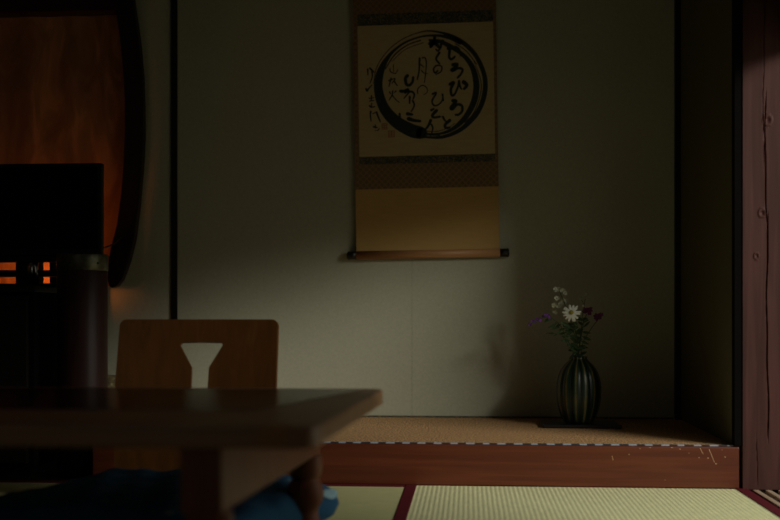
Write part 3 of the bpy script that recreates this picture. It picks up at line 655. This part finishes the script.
for j in range(n):
    for i in range(n):
        bm.faces.new((top[j][i], top[j][i+1], top[j+1][i+1], top[j+1][i])); bm.faces.new((bot[j][i], bot[j+1][i], bot[j+1][i+1], bot[j][i+1]))
from_bm('cover', bm, M['cushion'], cu, True)
for (cs, ct_, rs, rt) in ((0.955, 0.70, 0.035, 0.20), (0.75, 0.49, 0.05, 0.07)):
    bm = bmesh.new(); nr_ = 5; rings = []
    for a in range(1, nr_+1):
        rings.append([bm.verts.new(Vector(cush(cs+rs*a/nr_*math.cos(2*PI*b/24), ct_+rt*a/nr_*math.sin(2*PI*b/24), 1))+Vector((0.0015, 0, 0.002))) for b in range(24)])
    bm.faces.new(rings[0])
    for a, b in zip(rings, rings[1:]):
        for k in range(24): bm.faces.new((a[k], a[(k+1) % 24], b[(k+1) % 24], b[k]))
    from_bm('pale_patch', bm, M['cushion_corner'], cu, True)['label'] = 'pale blue patch in the indigo cloth'

# ------------------------------------------------------------------ low table
tz = 0.33
tb_ = empty('low_table', (-0.80, 2.02, 0.0025), 'low brown wooden table, blurred in the foreground at the left', 'table')
TL = Vector((-0.80, 2.02, 0))
def rounded(pts, r, k=6):
    out = []; n = len(pts)
    for i, p in enumerate(pts):
        p = Vector(p); a = (Vector(pts[i-1])-p).normalized(); b = (Vector(pts[(i+1) % n])-p).normalized()
        s, e = p+a*r, p+b*r
        for j in range(k+1):
            t = j/k; out.append(tuple((1-t)**2*s+2*t*(1-t)*p+t*t*e))
    return out
outl = [(-1.40, 1.60), (-0.228, 1.60), (-0.188, 2.45), (-1.44, 2.45)]
inn = [(-1.28, 1.86), (-0.375, 1.86), (-0.235, 2.41), (-1.38, 2.41)]
bm = bmesh.new(); slab_bm(bm, [(x-TL.x, y-TL.y) for x, y in rounded(outl, 0.045)], tz-0.034, tz); o = from_bm('tabletop', bm, M['table'], tb_); bevel(o, 0.006, 3)
bm = bmesh.new(); slab_bm(bm, [(x-TL.x, y-TL.y) for x, y in rounded(inn, 0.01)], tz-0.001, tz+0.0008); o = from_bm('top_panel', bm, M['table_panel'], tb_); o['label'] = 'dark polished centre panel'
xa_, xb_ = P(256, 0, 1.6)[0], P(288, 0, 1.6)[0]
o = mbox('orange_patch', M['tawny'], (xa_, xb_, 1.5992, 1.66, tz-0.030, tz+0.0030), tb_, 0.006); o['label'] = 'orange patch on the table edge'  # small orange plate set just proud of the front table edge
for k in (0, 1):
    q = [(-0.440, 1.62), (-0.374, 1.62), (-0.325, 2.36), (-0.385, 2.36)]
    if k: q = [(-1.64-x, y) for x, y in q][::-1]
    bm = bmesh.new(); slab_bm(bm, [(x-TL.x, y-TL.y) for x, y in q], 0.192, tz-0.034); o = from_bm('side_rail', bm, M['table_leg'], tb_); bevel(o, 0.006)
mbox('end_rail', M['table_leg'], (-1.25, -0.39, 2.30, 2.33, 0.25, tz-0.034), tb_, 0.003)
legp = [(r*1.1, z) for r, z in [(0.036, 0), (0.037, 0.02), (0.031, 0.045), (0.0255, 0.065), (0.026, 0.078), (0.034, 0.095), (0.0365, 0.112), (0.034, 0.128), (0.027, 0.142), (0.030, 0.15), (0.034, 0.17), (0.033, 0.1925)]]
for (x, y) in ((-0.404, 1.665), (-0.352, 2.325), (-1.236, 1.665), (-1.288, 2.325)):
    bm = bmesh.new(); lathe_bm(bm, spline(legp, 4), 28, (x-TL.x, y-TL.y)); from_bm('leg', bm, M['table_leg'], tb_, True)

# ------------------------------------------------------------------ vase, tray and flowers
VX, VY = 0.374, 3.70
ty0, ty1 = VY-0.085, VY+0.085
tx0, tx1 = P(543, 0, ty0)[0], P(622, 0, ty0)[0]
tr = tag(mbox('display_tray', M['tray'], (tx0, tx1, ty0, ty1, ZS, ZS+0.012), None, 0.003), 'thin black lacquer tray under the striped vase', 'tray')
vz = ZS+0.0125; VH = 0.222
vs = empty('flower_vase', (VX, VY, vz), 'ribbed dark green vase with ochre stripes on the black tray', 'vase')
vp = [(0.040, 0), (0.050, 0.004), (0.062, 0.03), (0.071, 0.065), (0.0745, 0.10), (0.073, 0.135), (0.064, 0.17), (0.048, 0.195), (0.034, 0.209), (0.029, 0.216), (0.030, VH), (0.026, VH), (0.025, 0.205), (0.045, 0.17), (0.06, 0.12), (0.05, 0.02)]
bm = bmesh.new(); lathe_bm(bm, spline(vp, 3), 168, fr=lambda a, z: 1+0.04*abs(math.cos(7*a))*(1 if z < 0.2 else 0.4)-0.02)
from_bm('vase_body', bm, M['vase'], vs, True)
MY = (VX, VY, vz+VH)
def stem_to(bm, tip, r=0.0013, lean=0.4, base=None):
    b = base or (VX+random.uniform(-.015, .015), VY+random.uniform(-.015, .015), vz+0.15)
    m1 = (MY[0]+(tip[0]-MY[0])*0.15, MY[1]+(tip[1]-MY[1])*0.2, MY[2]+(tip[2]-MY[2])*0.25)
    m2 = (MY[0]+(tip[0]-MY[0])*0.55, MY[1]+(tip[1]-MY[1])*0.6, MY[2]+(tip[2]-MY[2])*0.68)
    tube_bm(bm, spline([b, m1, m2, tip], 5), r, 6)
    return m1, m2
def leaf_bm(bm, base, d, length, width, up=0.2):
    d = Vector(d).normalized(); s = d.cross(Vector((random.uniform(-.5, .5), 1, random.uniform(-.5, .5)))).normalized(); nrm = s.cross(d)
    L0 = []
    for i in range(6):
        t = i/5; c = Vector(base)+d*length*t+nrm*length*0.18*t*t; w = width*math.sin(PI*min(1, t*0.93+0.07))*0.5
        L0.append((bm.verts.new(c-s*w), bm.verts.new(c+nrm*width*0.12), bm.verts.new(c+s*w)))
    for a, b in zip(L0, L0[1:]):
        bm.faces.new((a[0], a[1], b[1], b[0])); bm.faces.new((a[1], a[2], b[2], b[1]))
def flower(name, loc_tip, label, cat='flower', group='cut flowers in the striped vase'):
    e = empty(name, (VX, VY, vz+0.15), label, cat, group); return e
def child(name, bm, m, par, smooth=True):
    for v in bm.verts: v.co -= par.location
    return from_bm(name, bm, m, par, smooth)
def px(x, y, Y): return P(x, y, Y)
def thick(o, t=0.0006): md = o.modifiers.new('thick', 'SOLIDIFY'); md.thickness = t
def petals(bm, c, nrm, n, r0, r1, w, droop=0.15, jit=0.1):
    nrm = Vector(nrm).normalized(); a = nrm.cross(Vector((0, 0, 1))).normalized(); b = a.cross(nrm)
    for k in range(n):
        A = 2*PI*k/n+random.uniform(-jit, jit); d = a*math.cos(A)+b*math.sin(A); s = nrm.cross(d); R = r1*random.uniform(.85, 1.08)
        rows_ = []
        for i in range(5):
            t = i/4; p = Vector(c)+d*(r0+(R-r0)*t)-nrm*droop*R*t*t; ww = w*(0.35+0.65*math.sin(PI*(0.15+0.75*t)))*0.5
            rows_.append((bm.verts.new(p-s*ww), bm.verts.new(p+nrm*0.0006), bm.verts.new(p+s*ww)))
        for p, q in zip(rows_, rows_[1:]):
            bm.faces.new((p[0], p[1], q[1], q[0])); bm.faces.new((p[1], p[2], q[2], q[1]))
# daisy
f = flower('daisy', None, 'white daisy with a yellow centre facing forward')
c = px(571.5, 313, VY-0.045); nr = (-0.15, -1, 0.12)
bm = bmesh.new(); stem_to(bm, (c[0], c[1]+0.004, c[2]), 0.0016); child('stem', bm, M['stem'], f)
bm = bmesh.new(); petals(bm, c, nr, 15, 0.004, 0.031, 0.0085, 0.2, 0.16); o = child('petals', bm, M['white_petal'], f, False); thick(o)
bm = bmesh.new(); bmesh.ops.create_uvsphere(bm, u_segments=14, v_segments=8, radius=0.0075, matrix=Matrix.Translation((c[0], c[1]-0.002, c[2]+0.002))@Matrix.Diagonal((1, .55, 1, 1))); child('flower_centre', bm, M['yellow'], f)['label'] = 'yellow centre'
# white flower spikes
def blossoms(f, pts, m, Y, r, n=5, w=0.9, jit=0.3, name='blossom'):
    for (x, y) in pts:
        c = px(x, y, Y+random.uniform(-.012, .012)); bm = bmesh.new()
        nn_ = (random.uniform(-.5, .5), -1, random.uniform(-.2, .6)); petals(bm, c, nn_, n, 0.001, r*random.uniform(.85, 1.15), r*w, -0.35, jit)
        bmesh.ops.create_icosphere(bm, subdivisions=1, radius=r*0.28, matrix=Matrix.Translation(c))
        o = child(name, bm, m, f, False); thick(o, 0.0005)
f = flower('white_flower_spike', None, 'tall spike of small white blossoms left above the daisy')
bm = bmesh.new(); stem_to(bm, px(558.5, 289, VY), 0.0014); child('stem', bm, M['stem'], f)
blossoms(f, [(556.5, 289.5), (562.5, 291), (565, 293.5), (557, 298.5), (561.5, 303.5), (565, 301.5), (554, 305), (555, 311.5), (559, 306.5)], M['cream_petal'], VY, 0.0105)
f = flower('white_flower_sprig', None, 'small sprig of white blossoms right above the daisy')
bm = bmesh.new(); stem_to(bm, px(586, 295, VY+0.01), 0.0011); tube_bm(bm, spline([px(584, 304, VY+0.01), px(581, 299, VY+.005), px(580.5, 297.5, VY)], 4), 0.0009, 6); child('stem', bm, M['stem'], f)
blossoms(f, [(586, 295.5), (588.8, 299.5), (580.5, 298.5), (584, 297)], M['cream_petal'], VY+0.005, 0.008)
bm = bmesh.new(); bmesh.ops.create_icosphere(bm, subdivisions=2, radius=0.0035, matrix=Matrix.Translation(px(583, 306, VY-.01))); child('bud', bm, M['white_petal'], f)
# mauve heads
def mauve(cx_, cy_, Y, label, r):
    f = flower('mauve_flower', None, label)
    bm = bmesh.new(); stem_to(bm, px(cx_, cy_+2, Y), 0.0013); child('stem', bm, M['stem'], f)
    pts = [(cx_+random.uniform(-r, r), cy_+random.uniform(-r, r)*0.8) for _ in range(7)]
    blossoms(f, pts, M['mauve'], Y, 0.0085)
mauve(586.5, 312, VY+0.02, 'mauve flower head just right of the daisy', 3.6)
mauve(599, 316.5, VY, 'mauve flower head on the long stem at the far right', 3.2)
# violet spray reaching left
f = flower('violet_flower_spray', None, 'long spray of violet blossoms reaching out to the left')
sp_ = [px(x, y, VY-0.02) for x, y in ((568, 345), (562, 328), (553, 319), (545, 317), (536, 321), (530, 324))]
bm = bmesh.new(); tube_bm(bm, spline([(VX-0.01, VY, vz+0.15), (MY[0]-0.008, MY[1], MY[2])]+sp_, 5), 0.0014, 6); child('stem', bm, M['stem'], f)
blossoms(f, [(530, 324.5), (532, 321.5), (534.5, 322), (537, 319.5), (540, 320.5), (543, 317), (545.5, 315), (548, 315.5), (549.5, 317.5)], M['violet'], VY-0.02, 0.0055)
for i, (x, y, dx, dz, l) in enumerate([(552, 319, -1, -0.35, 0.03), (557, 323, -1, -.5, 0.035), (548, 318, -.6, -.8, 0.02), (560, 327, -1, -.2, .03), (556, 322, -.6, -1, 0.03), (562, 330, -.9, -.7, .035)]):
    bm = bmesh.new(); leaf_bm(bm, px(x, y, VY-0.02), (dx, random.uniform(-.3, .3), dz), l, 0.007); o = child('leaf', bm, M['leaf'], f, False); thick(o, 0.0004)
# thin twig
f = flower('thin_twig', None, 'thin dark twig pointing straight left below the violet spray', 'twig')
bm = bmesh.new(); tube_bm(bm, spline([(VX-0.012, VY-0.01, vz+0.15), (MY[0]-0.015, MY[1]-0.01, MY[2]), px(566, 338, VY-.02), px(557, 333.5, VY-.03), px(546, 333.5, VY-.03)], 5), 0.0011, 6); child('stem', bm, M['stem'], f)
bm = bmesh.new(); leaf_bm(bm, px(557, 333.5, VY-.03), (-1, 0, 0.02), 0.036, 0.006); o = child('leaf', bm, M['leaf'], f, False); thick(o, 0.0004)
# leafy stems
places = ['leafy green stem at the left of the bouquet', 'leafy green stem in the middle below the daisy', 'leafy green stem at the right of the bouquet']
for q, (x, y, a0_, a1_) in enumerate(((561, 322, 553, 571), (573, 322, 564, 582), (584, 318, 576, 592))):
    f = flower('leafy_stem', None, places[q], 'greenery', 'leafy stems in the striped vase')
    tip = px(x, y, VY-0.02+0.02*q); bm = bmesh.new(); stem_to(bm, tip, 0.0013); child('stem', bm, M['stem'], f)
    for k in range(17):
        t = 0.05+0.95*k/16; b = Vector(MY).lerp(Vector(tip), t)
        bm = bmesh.new(); sd = -1 if k % 2 else 1
        leaf_bm(bm, b+Vector((random.uniform(-.004, .004), random.uniform(-.01, .01), 0)), (sd*random.uniform(.4, 1), random.uniform(-.7, .4), random.uniform(-.5, .7)), random.uniform(.02, .036), random.uniform(.008, .013))
        o = child('leaf', bm, M['leaf'], f, False); thick(o, 0.0004)

# ------------------------------------------------------------------ light and camera
SUNE, AMB, LAMP = 325.0, 0.46, 27.0
sd = bpy.data.lights.new('daylight', 'AREA'); sd.shape = 'RECTANGLE'; sd.size = 3.1; sd.size_y = 0.85; sd.energy = SUNE; sd.color = (1.0, 0.98, 0.88)
so = bpy.data.objects.new('daylight', sd); C.objects.link(so)
so.location = (5.35, -0.7, 3.2)      # bright strip of sky between the eaves and the garden hedge
so.rotation_euler = (Vector((0.0, 3.6, 0.7))-so.location).to_track_quat('-Z', 'Y').to_euler()
w = bpy.data.worlds.new('sky'); bpy.context.scene.world = w; w.use_nodes = True
bg = w.node_tree.nodes['Background']; bg.inputs[0].default_value = (0.90, 0.86, 0.72, 1); bg.inputs[1].default_value = AMB
M['lamp'].node_tree.nodes['Principled BSDF'].inputs['Emission Strength'].default_value = LAMP
cd = bpy.data.cameras.new('camera'); cam = bpy.data.objects.new('camera', cd); C.objects.link(cam)
cam.location = (0, 0, H); cam.rotation_euler = (PI/2, 0, TH)
cd.sensor_width = 36; cd.lens = 36*F/780; cd.shift_y = 55/780; cd.clip_start = 0.05
cd.dof.use_dof = True; cd.dof.focus_distance = 3.45; cd.dof.aperture_fstop = 1.75
sc = bpy.context.scene; sc.camera = cam
sc.view_settings.view_transform = 'Standard'; sc.view_settings.look = 'None'; sc.view_settings.exposure = 0; sc.view_settings.gamma = 1
sc.cycles.max_bounces = 6; sc.cycles.use_denoising = True
